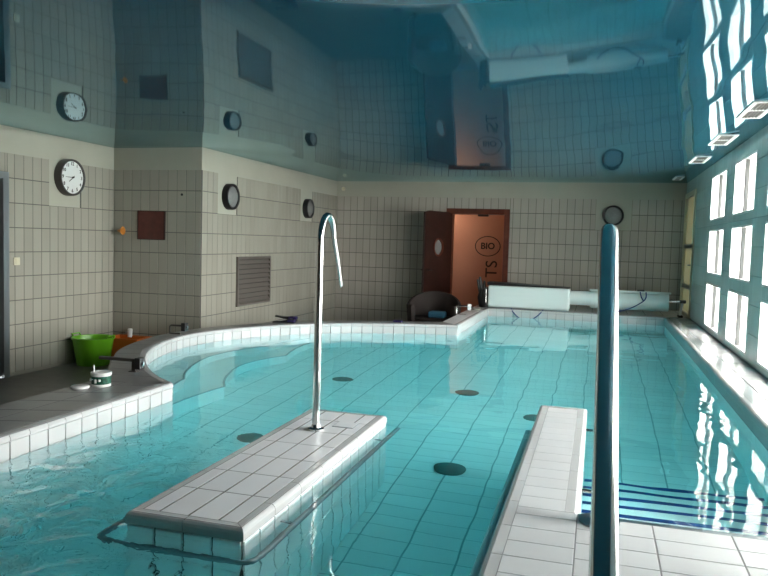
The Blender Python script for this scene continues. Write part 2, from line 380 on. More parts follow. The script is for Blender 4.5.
# glazed corner door
e = tag(empty('door_3', (XR, 11.69, RIM)), 'cream framed glazed door with yellow panes in the corner of the teal wall', 'door', kind='structure')
hh = 2.36 - RIM; fr = MB()
fr.box((-.03, -.61, 0), (.1, -.55, hh)).box((-.03, .55, 0), (.1, .61, hh)).box((-.03, -.55, hh - .07), (.1, .55, hh)).box((-.03, -.55, 0), (.1, .55, .05))
obj('door_frame', fr, 'cream', e)
for zz in (.42, 1.02): obj('door_rail', MB().box((-.015, -.55, zz - .03), (.06, .55, zz + .03)), 'steel_d', e)
for z0, z1 in ((.05, .39), (.45, .99), (1.05, hh - .07)): obj('pane', MB().box((.01, -.55, z0), (.02, .55, z1)), 'yellow', e)
obj('door_handle', MB().tube([(-.015, -.50, .75), (-.06, -.50, .75), (-.06, -.42, .75)], .01, 8), 'steel_d', e)
# left door
e = tag(empty('door_1', (XL1, 5.555, 0)), 'dark grey door beside the switch on the clock wall', 'door', kind='structure')
obj('door_frame', MB().box((-.2, .40, 0), (.03, .475, 2.085)).box((-.2, -.475, 0), (.03, -.40, 2.085)).box((-.2, -.40, 2.02), (.03, .40, 2.085)), 'steel_d', e)
obj('door_leaf', MB().box((-.12, -.398, .005), (-.08, .398, 2.018)), 'bronze', e)
obj('door_handle', MB().tube([(-.08, .32, 1.05), (-.03, .32, 1.05), (-.03, .22, 1.05)], .01, 8), 'steel', e)

# ---------------------------------------------------------------- ceiling, floor, ground
GS = .1; gx0, gy0 = XL1 - .2, YR - .2; nx, ny = int(round((XR + .3 - gx0)/GS)) + 1, int(round((YB + .2 - gy0)/GS)) + 1
gx = gx0 + GS*np.arange(nx)[:, None]; gy = gy0 + GS*np.arange(ny)[None, :]
def seg_d(ax, ay, bx, by):
    t = np.clip(((gx - ax)*(bx - ax) + (gy - ay)*(by - ay))/((bx - ax)**2 + (by - ay)**2), 0, 1)
    return np.hypot(gx - ax - t*(bx - ax), gy - ay - t*(by - ay)) + 1e-3
wl = [(XL1, YR, XL1, Y12), (XL1, Y12, XL3, Y12), (XL3, Y12, XL3, YB), (XL3, YB, XR, YB), (XR, YB, XR, YR), (XR, YR, XL1, YR)]
ds = sum(seg_d(*q)**-5.0 for q in wl)**-.2
dom = (gx < XR) & (gy > YR) & (gy < YB) & (gx > np.where(gy < Y12, XL1, XL3))
SAG, RUN = .155, 3.7                           # stretch film hanging a little lower between the walls
dome = np.where(dom, -SAG*(1 - np.clip(1 - ds/RUN, 0, 1)**2), 0)
def film(x, y):
    fx, fy = (x - gx0)/GS, (y - gy0)/GS; a, b = int(fx), int(fy); u, v = fx - a, fy - b
    return CEIL + (dome[a, b]*(1 - u)*(1 - v) + dome[a + 1, b]*u*(1 - v) + dome[a, b + 1]*(1 - u)*v + dome[a + 1, b + 1]*u*v)
cm = MB(); cv = [(gx0 + GS*a, gy0 + GS*b, CEIL + dome[a, b]) for a in range(nx) for b in range(ny)]
cm.add(cv, [(a*ny + b, a*ny + b + 1, (a + 1)*ny + b + 1, (a + 1)*ny + b) for a in range(nx - 1) for b in range(ny - 1)], True)
ce = struct('ceiling', cm, 'ceiling', 'glossy blue stretch ceiling mirroring the room and the pool', 'ceiling')
obj('roof_slab', MB().box((XL1 - .25, YR - .25, CEIL + .06), (XR + .3, YB + .25, CEIL + .14)).box((XR + .25, YR - .25, CEIL), (XR + .3, YB + .25, CEIL + .06)).box((XL1 - .25, YR - .25, CEIL), (XL1 - .2, YB + .25, CEIL + .06)), 'plaster', ce)
struct('ground', MB().box((XR + .31, YR - 20, -.35), (40, YB + 30, -.3)), 'ground', 'pale terrace ground outside the windows', 'ground')

# ---------------------------------------------------------------- pool outline
def cr(P, n=24):
    P = [Vector(p) for p in P]; out = []
    for i in range(len(P) - 1):
        a, b, c, d = P[max(i - 1, 0)], P[i], P[i + 1], P[min(i + 2, len(P) - 1)]
        for j in range(n):
            t = j/n; out.append(.5*(2*b + (c - a)*t + (2*a - 5*b + 4*c - d)*t*t + (3*b - a - 3*c + d)*t**3))
    out.append(P[-1]); return out
ik = [(-2.65, 4.17), (-2.94, 4.40), (-3.33, 4.86), (-3.63, 5.4), (-3.80, 6.05), (-3.77, 6.6), (-3.56, 7.15), (-3.21, 7.65), (-2.8, 8.0), (-2.3, 8.25), (-1.85, 8.41), (-1.56, 8.48)]
okk = [(-3.17, 4.00), (-3.28, 4.34), (-3.58, 4.80), (-3.85, 5.3), (-4.02, 6.0), (-3.99, 6.68), (-3.75, 7.28), (-3.37, 7.82), (-2.93, 8.2), (-2.4, 8.48), (-1.95, 8.66), (-1.80, 8.78)]
ic, oc = cr(ik), cr(okk)
def resample(ic, oc, step):
    L = [0]
    for i in range(1, len(ic)): L.append(L[-1] + (ic[i] - ic[i - 1]).length)
    n = max(1, round(L[-1]/step)); A = []; B = []
    for k in range(n + 1):
        s = L[-1]*k/n; j = min(max(i for i in range(len(L)) if L[i] <= s + 1e-9), len(L) - 2)
        t = (s - L[j])/max(1e-9, L[j + 1] - L[j]); A.append(ic[j].lerp(ic[j + 1], t)); B.append(oc[j].lerp(oc[j + 1], t))
    return A, B
V2 = lambda *a: Vector(a)
runs = {}
runs['left'] = resample([V2(-2.65, -1.5), V2(-2.65, 4.17)], [V2(-3.14, -1.5), V2(-3.15, 3.98)], .125)
runs['curve'] = resample(ic, oc, .125)
runs['inlet'] = resample([V2(-1.56, 8.48), V2(-1.56, 11.0)], [V2(-1.80, 8.78), V2(-1.80, 11.25)], .125)
runs['far'] = resample([V2(-1.56, 11.0), V2(.95, 11.0)], [V2(-1.80, 11.25), V2(1.275, 11.25)], .125)
inner = []
for k in ('left', 'curve', 'inlet', 'far'): inner += runs[k][0] if not inner else runs[k][0][1:]
outline = [tuple(v) for v in inner] + [(.95, 2.70), (-.03, 2.70), (-.03, 4.5), (-.29, 4.5), (-.29, -1.5)]
outer = []
for k in ('left', 'curve', 'inlet'): outer += runs[k][1] if not outer else runs[k][1][1:]

mid = [(a.lerp(b, .8)) for k in ('left', 'curve', 'inlet') for a, b in zip(*runs[k])]
fpoly = [(XL1 - .1, YR - .1)] + [(-3.0, YR - .1)] + [tuple(v) for v in mid] + [(-1.75, YB + .1), (XL3 - .1, YB + .1), (XL3 - .1, Y12 + .1), (XL1 - .1, Y12 + .1)]
struct('floor', MB().prism(fpoly, -.04, 0), 'floor', 'dark tiled lower floor between the pool curb and the clock wall', 'floor')

# curb body
def curb(name, keys, label, width_rows, mt, cat='curb', zb=BED - .02):
    A = []; B = []
    for k in keys:
        a, b = runs[k]; A += a if not A else a[1:]; B += b if not B else b[1:]
    mb = MB(); n = len(A)
    T = [(v.x, v.y, RIM - .0012) for v in A] + [(v.x, v.y, RIM - .0012) for v in B] + [(v.x, v.y, zb) for v in A] + [(v.x, v.y, zb) for v in B]
    F = []
    for i in range(n - 1):
        F += [(i, i + 1, n + i + 1, n + i), (2*n + i, 2*n + i + 1, i + 1, i), (n + i, n + i + 1, 3*n + i + 1, 3*n + i)]
    F += [(0, n, 3*n, 2*n), (n - 1, 3*n - 1, 4*n - 1, 2*n - 1)]
    mb.add(T, F); cb = struct(name, mb, 'grout_l', label, cat)
    return cb
def quad_inset(q, g):
    c = sum((Vector(p) for p in q), Vector((0, 0)))/4; out = []
    for i in range(4):
        p = Vector(q[i]); e1 = (Vector(q[i - 1]) - p); e2 = (Vector(q[(i + 1) % 4]) - p)
        out.append(tuple(p + e1.normalized()*g/2 + e2.normalized()*g/2))
    return out
PROF = [(-.044, RIM), (-.010, RIM), (.004, RIM - .006), (.010, RIM - .018), (.010, RIM - .032), (-.044, RIM - .032)]
def bullnose(parent, p, q, m='white', prof=PROF, na=None, nb=None, dz=0):
    """one rounded edge piece from p to q; the pool lies to the right of p>q"""
    d = (q - p).normalized(); nn = Vector((d.y, -d.x)); na = na or nn; nb = nb or nn; g = d*.0018
    vs = [(*(p + g + na*o), z + dz) for o, z in prof] + [(*(q - g + nb*o), z + dz) for o, z in prof]
    k = len(prof); fs = [(i, (i + 1) % k, k + (i + 1) % k, k + i)[::-1] for i in range(k)] + [tuple(range(k)), tuple(range(2*k - 1, k - 1, -1))]
    return obj('edge_piece', MB().add(vs, fs), m, parent)
def face_tile(mb, p, q, z0, z1, g=.004, t=.007):
    d = (q - p).normalized(); nn = Vector((d.y, -d.x)); p = p + d*g/2; q = q - d*g/2
    a, b = p + nn*t, q + nn*t; e = .002
    vs = [(*p, z0), (*q, z0), (*q, z1), (*p, z1), (*(a + d*e), z0 + e), (*(b - d*e), z0 + e), (*(b - d*e), z1 - e), (*(a + d*e), z1 - e)]
    return mb.add(vs, [(4, 5, 6, 7), (0, 1, 5, 4), (1, 2, 6, 5), (2, 3, 7, 6), (3, 0, 4, 7)][::1])
def normals(A):
    N = []
    for i in range(len(A)):
        d = (A[min(i + 1, len(A) - 1)] - A[max(i - 1, 0)]).normalized(); N.append(Vector((d.y, -d.x)))
    return N
def dress(cb, key, rows, mt, uw, coarse=2, vis=True):
    """edge pieces, face tiles, top tiles along one run; uw collects the under water rows"""
    A, B = runs[key]; N = normals(A)
    for i in range(len(A) - 1):
        seen = in_view((*A[i], RIM), 40) or in_view((*A[i + 1], RIM), 40)
        if seen:
            bullnose(cb, A[i], A[i + 1], na=N[i], nb=N[i + 1])
            obj('face_tile', face_tile(MB(), A[i], A[i + 1], WAT - .03, RIM - .035), 'white', cb)
        else:
            face_tile(uw[1], A[i], A[i + 1], WAT - .03, RIM - .003)
        z = WAT - .035
        while z > BED + .02:
            face_tile(uw[0], A[i], A[i + 1], max(z - .245, BED), z); z -= .25
    for i in range(0, len(A) - 1, coarse):
        j = min(i + coarse, len(A) - 1)
        a0 = A[i] - N[i]*.046; a1 = A[j] - N[j]*.046
        for r in range(rows):
            s0, s1 = r/rows, (r + 1)/rows
            q = [a0.lerp(B[i], s0), a1.lerp(B[j], s0), a1.lerp(B[j], s1), a0.lerp(B[i], s1)]
            q = quad_inset([tuple(v) for v in q], .006)
            c = sum((Vector(p) for p in q), Vector((0, 0)))/4
            if in_view((*c, RIM), 40): obj('top_tile', MB().prism(q, RIM - .010, RIM, .002), mt, cb)
            else: uw[2].prism(q, RIM - .010, RIM, .002)
UW = (MB(), MB(), MB())
cb = curb('pool_curb', ('left', 'curve', 'inlet'), 'raised tiled pool curb with white edge and grey top darkened for shade', 2, 'curbtop')
dress(cb, 'left', 2, 'curbtop', UW); dress(cb, 'curve', 1, 'curbtop', UW); dress(cb, 'inlet', 1, 'decktile', UW)
of = MB(); B = outer[::2]
for i in range(len(B) - 1):
    for z0, z1 in ((.02, .26), (.265, RIM - .012)): face_tile(of, B[i + 1], B[i], z0, z1)
stuff(obj('outer_tile_field', of, 'white_s', cb))
for q, m_, nm in ((UW[1], 'white_s', 'face_tile_field'), (UW[2], 'curbtop', 'top_tile_field')):
    if q.v: stuff(obj(nm, q, m_, cb))
# far platform
runs_far = struct('roller_deck', MB().box((-1.80, 11.0, BED - .02), (XR, YB, RIM - .0012)), 'grout_l', 'raised tiled deck under the cover roller', 'deck')
UWf = (MB(), MB(), MB()); dress(runs_far, 'far', 1, 'decktile', UWf)
fd = Flat(RIM - .009); tiles(runs_far, fd, grid(-1.80, 11.26, XR - .01, YB - .012, .25, .125), .009, 'decktile', 'white_s', 'top_tile')
# pool basin: walls and bed
pb = MB().prism([(x, y) for x, y in outline], BED - .04, BED)
basin = struct('pool_basin', pb, 'poolgrout', 'sunken pool basin lined with turquoise tiles', 'pool')
for q in (UWf[0].v and UWf[0],):
    UW[0].add(q.v, q.f)
# remaining under water walls: ledge, deck front, walkway
def uwall(p, q, top=WAT - .035):
    p, q = Vector(p), Vector(q); n = max(1, round((q - p).length/.125))
    for i in range(n):
        a, b = p.lerp(q, i/n), p.lerp(q, (i + 1)/n); z = top
        while z > BED + .02: face_tile(UW[0], a, b, max(z - .245, BED), z); z -= .25
for p, q in (((.95, 11.0), (.95, 2.70)), ((-.03, 2.70), (-.03, 4.5)), ((-.03, 4.5), (-.29, 4.5)), ((-.29, 4.5), (-.29, -1.5)), ((-.29, -1.5), (-2.65, -1.5))): uwall(p, q)
stuff(obj('wall_tile_field', UW[0], 'pool_s', basin))
def inside(x, y, poly=outline):
    r = False; n = len(poly)
    for i in range(n):
        x0, y0 = poly[i]; x1, y1 = poly[i - 1]
        if (y0 > y) != (y1 > y) and x < (x1 - x0)*(y - y0)/(y1 - y0) + x0: r = not r
    return r
bt = []
for r in grid(-3.95 - .01, -1.5, .95, 11.0, .26, .26):
    a, b, c, d = r
    if all(inside(x, y) for x in (a + .03, c - .03) for y in (b + .03, d - .03)):
        bt += [(a, b, c, (b + d)/2), (a, (b + d)/2, c, d)]
    else:   # cut tiles along the walls
        for i in range(4):
            for j in range(4):
                u0, v0 = a + (c - a)*i/4, b + (d - b)*j/4; u1, v1 = u0 + (c - a)/4, v0 + (d - b)/4
                if inside((u0 + u1)/2, (v0 + v1)/2): bt.append((u0 - .002, v0 - .002, u1 + .002, v1 + .002))
tiles(basin, Flat(BED), bt, .006, 'pool', 'pool_s', 'bed_tile', 300, n0=-.004, gu=.010, gv=.005)
# curved ledge steps in the round bay
for k_, (ins, zz) in enumerate(((.30, WAT - .35), (.62, WAT - .66))):
    A = runs['curve'][0]; N = normals(A); lo = 3; hi = len(A) - 14
    P1 = [tuple(A[i]) for i in range(lo, hi)]; P2 = [tuple(A[i] + N[i]*ins*min(1, (i - lo)/6, (hi - 1 - i)/6 + .02)) for i in range(lo, hi)]
    st = obj('bay_step', MB().prism(P1 + P2[::-1], BED, zz), 'pool_s', basin)
    obj('step_nosing', MB().tube([(x, y, zz - .004) for x, y in P2], .012, 6), 'poolgrout', st)
# entry stairs beside the walkway
for k_ in range(-2, 5):
    ye = 3.37 + .26*k_; zt = WAT - (.30 + .15*k_) if k_ > -2 else WAT - .02
    st = obj('stair_step', MB().box((-.022, 2.71 if k_ == -2 else ye - .26, BED), (.942, ye, zt)), 'white_s' if k_ < 0 else 'pool_s', basin)
    obj('step_nosing', MB().box((-.02, ye - .03, zt - .02), (.94, ye + .004, zt + .004)), 'navy', st)
for x, y in ((-1.05, 6.31), (-.83, 4.43), (-.41, 5.70), (-2.23, 6.36), (-2.24, 4.49)):
    d = obj('floor_drain', MB().lathe([(.0, .016), (.09, .016), (.10, .008), (.10, 0)], 24), 'drain', basin, (x, y, BED + .006))

# water
wp = [Vector(p) for p in outline]; WO = []
for i in range(len(wp)):      # the body of water reaches a little into the walls that hold it
    d0 = (wp[i] - wp[i - 1]).normalized(); d1 = (wp[(i + 1) % len(wp)] - wp[i]).normalized()
    n0, n1 = Vector((-d0.y, d0.x)), Vector((-d1.y, d1.x)); mt_ = (n0 + n1)
    mt_ = mt_.normalized()/max(.35, mt_.normalized().dot(n0)); WO.append(tuple(wp[i] + mt_*.014))
mb = MB().prism(WO, BED - .02, WAT)
wobj = tag(obj('pool_water', mb, 'water'), 'clear turquoise water filling the pool', 'water', kind='stuff')

# ---------------------------------------------------------------- deck and walkway
dk = struct('deck', MB().box((-.282, YR, BED), (XR, 2.692, RIM - .0012)).box((-.282, 2.692, BED), (-.038, 4.492, RIM - .0012)).box((XL1, YR, 0), (-.282, -1.5, RIM - .0012)), 'grout_l', 'white tiled deck with a narrow walkway running out into the pool', 'deck')
fd = Flat(RIM - .009)
wk = grid(-.246, 2.70, -.074, 4.455, .18, .125)
tiles(dk, fd, [(a, b, c, d) for a, b, c, d in wk], .009, 'decktile', 'white_s', 'walkway_tile', gu=.003, gv=.004)
tiles(dk, fd, [(-.246, b, -.03, min(b + .125, 2.70)) for b in np.arange(-1.5, 2.70, .125)], .009, 'decktile', 'white_s', 'deck_tile', gu=.004, gv=.004)
tiles(dk, fd, grid(-.03, YR, XR - .01, 2.675, .255, .125, top=True), .009, 'decktile', 'white_s', 'deck_tile', gu=.005, gv=.004)
tiles(dk, fd, grid(XL1, YR, -.29, -1.5, .25, .25), .009, 'decktile', 'white_s', 'deck_tile', gu=.004, gv=.004)
def edge_run(parent, p, q, step=.25, m='white', face=True, prof=PROF, dz=0, z0=WAT - .03, na=None, nb=None):
    p, q = Vector(p), Vector(q); n = max(1, round((q - p).length/step))
    for i in range(n):
        a, b = p.lerp(q, i/n), p.lerp(q, (i + 1)/n)
        if not (in_view((*a, RIM), 60) or in_view((*b, RIM), 60)): continue
        bullnose(parent, a, b, m, prof, dz=dz, na=na if i == 0 else None, nb=nb if i == n - 1 else None)
        if face: obj('face_tile', face_tile(MB(), a, b, z0, RIM - .035 + dz), 'white', parent)
c1_, c2_ = Vector((1, 1)), Vector((-1, 1))
edge_run(dk, (-.03, 2.70), (-.03, 4.5), nb=c1_); edge_run(dk, (-.03, 4.5), (-.29, 4.5), .13, na=c1_, nb=c2_); edge_run(dk, (-.29, 4.5), (-.29, -1.5), na=c2_)
obj('edge_strip', MB().box((-.028, 2.676, RIM - .012), (.95, 2.705, RIM - .001)), 'steel_d', dk)
stuff(obj('deck_front_tiles', face_tile(MB(), Vector((.95, 2.70)), Vector((-.03, 2.70)), WAT - .03, RIM - .014), 'white_s', dk))

# ledge below the windows
lg = struct('window_ledge', MB().box((.958, 2.70, BED), (XR, 11.0, RIM - .004)), 'grout_l', 'glossy grey stone ledge between the pool and the windows', 'ledge')
fl = Flat(RIM - .012)
tiles(lg, fl, grid(1.10, 2.71, XR - .01, 10.99, .19, .52), .012, 'ledge', 'ledge', 'ledge_tile', gu=.004, gv=.006)
tiles(lg, fl, grid(.985, 2.71, 1.10, 10.99, .12, 1.0), .010, 'metalstrip', 'metalstrip', 'ledge_strip', gu=.004, gv=.004)
n = 16
for i in range(n):
    a, b = V2(.95, 11.0 - 8.3*i/n), V2(.95, 11.0 - 8.3*(i + 1)/n)
    bullnose(lg, a, b, 'white', [(-.034, RIM), (-.010, RIM), (.004, RIM - .006), (.010, RIM - .018), (.010, RIM - .05), (-.034, RIM - .05)])
    obj('face_tile', face_tile(MB(), a, b, WAT - .03, RIM - .053), 'white', lg)

# ---------------------------------------------------------------- island
ix0, ix1, iy0, iy1 = -1.63, -1.16, 2.28, 4.08
isl = empty('pool_island', (-1.395, 3.18, BED)); off = Vector((-1.395, 3.18, BED))
tag(isl, 'pale tiled island platform rising just above the pool water', 'platform')
obj('core', MB().box((ix0 + .008 - off.x, iy0 + .008 - off.y, .006), (ix1 - .008 - off.x, iy1 - .008 - off.y, ISL - .0005 - BED)), 'grout', isl)
fi = Flat(ISL - .009); xs = [-1.592, -1.522, -1.400, -1.275, -1.198]; ys = [2.318, 2.59, 2.84, 3.09, 3.34, 3.59, 3.84, 4.042]
tiles(isl, fi, [(xs[i], ys[j], xs[i + 1], ys[j + 1]) for i in range(4) for j in range(7)], .009, 'island', 'island', 'top_tile', gu=.008, gv=.006, off=off)
pw = [(-.037, ISL), (-.012, ISL), (-.002, ISL - .003), (.005, ISL - .010), (.008, ISL - .02), (.008, ISL - .045), (-.037, ISL - .045)]
ring = [Vector(p) for p in ((ix0, iy0), (ix1, iy0), (ix1, iy1), (ix0, iy1))]; rn = [Vector(p) for p in ((-1, -1), (1, -1), (1, 1), (-1, 1))]
for k_, n_ in enumerate((2, 7, 2, 7)):
    p, q = ring[k_], ring[(k_ + 1) % 4]
    for i in range(n_):
        o = bullnose(isl, p.lerp(q, i/n_), p.lerp(q, (i + 1)/n_), 'white', pw, na=rn[k_] if i == 0 else None, nb=rn[(k_ + 1) % 4] if i == n_ - 1 else None); o.location = -off
for (q, p) in (((ix0, iy0), (ix0, iy1)), ((ix0, iy1), (ix1, iy1)), ((ix1, iy1), (ix1, iy0)), ((ix1, iy0), (ix0, iy0))):
    p, q = Vector(p), Vector(q); n = max(3, round((q - p).length/.125))
    for i in range(n):
        z = ISL - .049
        while z > BED + .03:
            o = obj('side_tile', face_tile(MB(), p.lerp(q, i/n), p.lerp(q, (i + 1)/n), max(z - .245, BED), z, g=.007), 'pool', isl); o.location = -off; z -= .25
q = obj('inlay_lid', MB().box((-.06, -.06, 0), (.06, .06, .003)), 'steel_d', isl); q.location = Vector((-1.30, 3.78, ISL)) - off
q2 = obj('lid_plate', MB().box((-.056, -.056, .0), (.056, .056, .004)), 'island', q)
# rails in the water round the island and along the walkway
def rail(name, label, pts, r, brackets, m='steel_d', group=None):
    base = Vector(pts[0]); e = tag(empty(name, base), label, 'handrail', group)
    obj('rail_tube', MB().tube([Vector(p) - base for p in pts], r, 12), m, e)
    for a, b in brackets: obj('bracket', MB().tube([Vector(a) - base, Vector(b) - base], r*.55, 8), m, e)
    return e
def rounded(pts, r=.05, n=5):
    pts = [Vector(p) for p in pts]; out = [pts[0]]
    for i in range(1, len(pts) - 1):
        a = pts[i] + (pts[i - 1] - pts[i]).normalized()*r; b = pts[i] + (pts[i + 1] - pts[i]).normalized()*r
        for k in range(n + 1):
            t = k/n; out.append((1 - t)**2*a + 2*t*(1 - t)*pts[i] + t*t*b)
    out.append(pts[-1]); return out
zr = WAT - .09
rail('island_rail', 'submerged metal handrail wrapping round the pale island', rounded([(-1.73, 3.9, zr), (-1.73, 2.22, zr), (-1.095, 2.22, zr), (-1.095, 4.14, zr)], .07), .016,
     [((-1.095, y, zr), (-1.163, y, zr + .01)) for y in (2.6, 3.85)] + [((-1.73, y, zr), (-1.627, y, zr + .01)) for y in (2.6, 3.7)], 'steel_d')
rail('walkway_rail', 'submerged dark handrail along the narrow walkway', [(-.35, 4.38, zr), (-.35, .9, zr)], .019, [((-.35, y, zr), (-.285, y, zr + .01)) for y in (4.2, 2.7, 1.2)], 'steel_d')
rail('stair_rail', 'short steel rail by the entry stairs on the walkway side', [(.055, 4.22, .49), (.055, 3.9, .49), (.055, 3.0, .49)], .016, [((.055, y, .49), (-.021, y, .49)) for y in (4.15, 3.1)], 'steel')
# swan neck spout
bx, by = -1.42, 3.63
e = tag(empty('water_spout', (bx, by, ISL + .0008)), 'tall curved steel swan neck spout standing on the island', 'spout')
pts = [(0, 0, 0), (0, 0, .3), (0, 0, .6), (0, 0, .9), (0, 0, 1.0)]
for k_ in range(1, 13):
    a = PI*.93*k_/12; pts.append((0, .105*(1 - math.cos(a)), 1.0 + .155*math.sin(a)))
pts += [(0, .285, .90), (-.0, .355, .76)]
rs = [.0215 - .0045*min(1, i/6) for i in range(len(pts))]
flat = [(1, 1)]*(len(pts) - 5) + [(1, .95), (1, .9), (1, .8), (1.15, .6), (1.3, .4)]
obj('spout_pipe', MB().tube(pts, rs, 16, flat=flat), 'steel', e)
obj('base_flange', MB().lathe([(.0, 0), (.045, 0), (.045, .008), (.028, .014), (.022, .03)], 20), 'steel', e)
# grab rail by the stairs
e = tag(empty('grab_rail', (.05, .80, RIM)), 'thick polished steel grab rail arching over the deck edge to the stairs', 'grab rail')
P0 = Vector((.05, .80, RIM)); path = [Vector((.045, .80, RIM)), Vector((.036, 1.35, .915)), Vector((.03, 2.25, 1.475))]
arc = [Vector((.03, 2.25, 1.475)), Vector((.03, 2.34, 1.527)), Vector((.03, 2.44, 1.555)), Vector((.03, 2.54, 1.54)), Vector((.03, 2.61, 1.47)), Vector((.03, 2.635, 1.40))]
path = [path[0], path[0].lerp(path[1], .5)] + [path[1].lerp(path[2], t/4) for t in range(4)] + cr(arc, 5) + [Vector((.038, 2.64, 1.1)), Vector((.044, 2.64, .8)), Vector((.046, 2.64, RIM))]
obj('rail_tube', MB().tube([p - P0 for p in path], .0265, 24), 'steel', e)
for p in (path[0], path[-1]): obj('foot_flange', MB().lathe([(0, 0), (.07, 0), (.07, .008), (.035, .016), (.027, .03)], 24), 'steel_d', e, p - P0)

# ---------------------------------------------------------------- wall fittings
def text_mesh(txt, size, depth=.002, bold=0):
    cu = bpy.data.curves.new('lettering', 'FONT'); cu.body = txt; cu.size = size; cu.align_x = 'CENTER'; cu.align_y = 'CENTER'; cu.extrude = depth; cu.offset = bold
    o = bpy.data.objects.new('lettering', cu); C.objects.link(o); dg = bpy.context.evaluated_depsgraph_get(); dg.update()
    me = bpy.data.meshes.new_from_object(o.evaluated_get(dg)); bpy.data.objects.remove(o); me.materials.clear(); return me
def on_plane(e, pl, u, v, n=0): e.matrix_world = pl.mat(u, v, n); return e
# clock: local x = right, y = up, z = out of the wall
e = tag(on_plane(empty('wall_clock', (0, 0, 0)), pL1, 6.90, 2.11, .0), 'round dark rimmed wall clock with white face and numerals', 'clock')
obj('rim', MB().lathe([(.178, .070), (.184, .088), (.192, .092), (.20, .088), (.205, .07), (.205, 0), (0, 0)][::-1], 48), 'bronze', e)
f = obj('face', MB().lathe([(.182, .072), (0, .072)], 48, smooth=False), 'clockface', e)
f.data.flip_normals()
for h_ in range(1, 13):
    a = PI/2 - 2*PI*h_/12; link('numeral', text_mesh(str(h_), .052, .001, .001), 'ink', e, (.15*math.cos(a), .15*math.sin(a), .074))
def hand(ang, L, w_, z): 
    d = Vector((math.cos(ang), math.sin(ang))); n_ = Vector((-d.y, d.x))
    q = [-.025*d - n_*w_, -.025*d + n_*w_, d*L + n_*w_*.5, d*L - n_*w_*.5]
    return MB().prism([tuple(v) for v in q], z, z + .002)
obj('minute_hand', hand(PI/2 - 2*PI*45/60, .115, .004, .080), 'ink', e); obj('hour_hand', hand(PI/2 - 2*PI*(7.75/12), .08, .006, .083), 'ink', e)
obj('hub', MB().lathe([(.01, .079), (.01, .087), (0, .088)], 12), 'ink', e)
def round_lamp(pl, u, v, label, r=.165):
    e = tag(on_plane(empty('round_wall_lamp', (0, 0, 0)), pl, u, v), label, 'wall lamp', 'round wall lamps')
    obj('ring', MB().lathe([(.0, 0), (r, 0), (r, .075), (r - .008, .085), (r - .030, .08), (r - .034, .068)], 40), 'black', e)
    obj('lens', MB().lathe([(r - .032, .066), (r*.6, .088), (r*.3, .098), (0, .10)], 36), 'lampglass', e)
round_lamp(pL3, 8.37, 2.005, 'black ringed round lamp above the louvred vent')
round_lamp(pL3, 10.95, 1.985, 'black ringed round lamp beside the inner corner of the doorway wall', .155)
round_lamp(pB, .20, 2.015, 'black ringed round lamp on the doorway wall above the roller', .165)
for pl, r in ((pL1, (6.615, 1.78, 7.115, TT)), (pL3, (8.10, 1.78, 8.60, TT)), (pL3, (10.70, 1.78, 11.20, TT)), (pB, (-.07, 1.78, .485, TT))): pass
# louvred vent on the side wall
e = tag(on_plane(empty('louvred_vent', (0, 0, 0)), pL3, 9.095, .585, .009), 'taupe metal louvred vent set in the long tiled wall', 'vent')
W_, H_ = .50, .655
obj('frame', MB().box((-W_, 0, 0), (W_, .035, .03)).box((-W_, H_ - .035, 0), (W_, H_, .03)).box((-W_, .035, 0), (-W_ + .035, H_ - .035, .03)).box((W_ - .035, .035, 0), (W_, H_ - .035, .03)), 'vent', e)
obj('backing', MB().box((-W_ + .035, .035, 0), (W_ - .035, H_ - .035, .003)), 'bronze', e)
for k_ in range(9):
    z = .045 + k_*.0645
    obj('slat', MB().add([(-W_ + .035, z, .034), (W_ - .035, z, .034), (W_ - .035, z + .048, .006), (-W_ + .035, z + .048, .006), (-W_ + .035, z - .004, .032), (W_ - .035, z - .004, .032), (W_ - .035, z + .044, .004), (-W_ + .035, z + .044, .004)],
        [(0, 1, 2, 3), (7, 6, 5, 4), (0, 4, 5, 1), (2, 6, 7, 3), (1, 5, 6, 2), (3, 7, 4, 0)]), 'vent', e)
# red brown panel
e = tag(on_plane(empty('wall_panel', (0, 0, 0)), pL2, -5.205, 1.438, .009), 'square red brown panel hung on the short tiled wall', 'panel')
obj('board', MB().box((-.185, 0, 0), (.185, .345, .02), .003), 'brownpanel', e)
obj('rim', MB().box((-.188, -.003, 0), (.188, .006, .024)).box((-.188, .339, 0), (.188, .348, .024)).box((-.188, .006, 0), (-.179, .339, .024)).box((.179, .006, 0), (.188, .339, .024)), 'wood_d', e)
e = tag(on_plane(empty('wall_horn', (0, 0, 0)), pL2, -5.61, 1.535, .009), 'small amber plastic horn on the short tiled wall by the corner', 'horn')
obj('peg', MB().tube([(-.03, 0, 0), (-.03, 0, .05), (-.01, 0, .06)], .014, 10), 'bronze', e)
obj('cone', MB().lathe([(.012, -.03), (.02, .0), (.05, .04), (.046, .04), (.015, .0)], 20, (0, 0, .06), 'x'), 'amber', e)
tag(on_plane(obj('wall_screw', MB().lathe([(0, .012), (.014, .01), (.016, 0)], 12), 'black'), pL2, -4.795, 1.985, .009), 'tiny dark screw plug high on the short tiled wall', 'screw')
e = tag(on_plane(empty('light_switch', (0, 0, 0)), pL1, 6.145, 1.185, .009), 'small beige switch on the clock wall near the door', 'switch')
obj('plate', MB().box((-.04, -.04, 0), (.04, .04, .01), .003), 'cream', e); obj('rocker', MB().box((-.02, -.028, .01), (.02, .028, .015), .002), 'cream', e)
e = tag(on_plane(empty('wall_tap', (0, 0, 0)), pL2, -5.47, .285, .009), 'small white tap low on the short tiled wall', 'tap')
obj('pipe', MB().tube([(-.05, .0, 0), (-.05, 0, .04), (-.01, 0, .04)], .02, 10), 'steel_d', e); obj('cap', MB().lathe([(0, .05), (.028, .048), (.03, -.05), (.02, -.055), (0, -.055)][::-1], 16, (.0, .0, .045), 'y'), 'tubwhite', e)
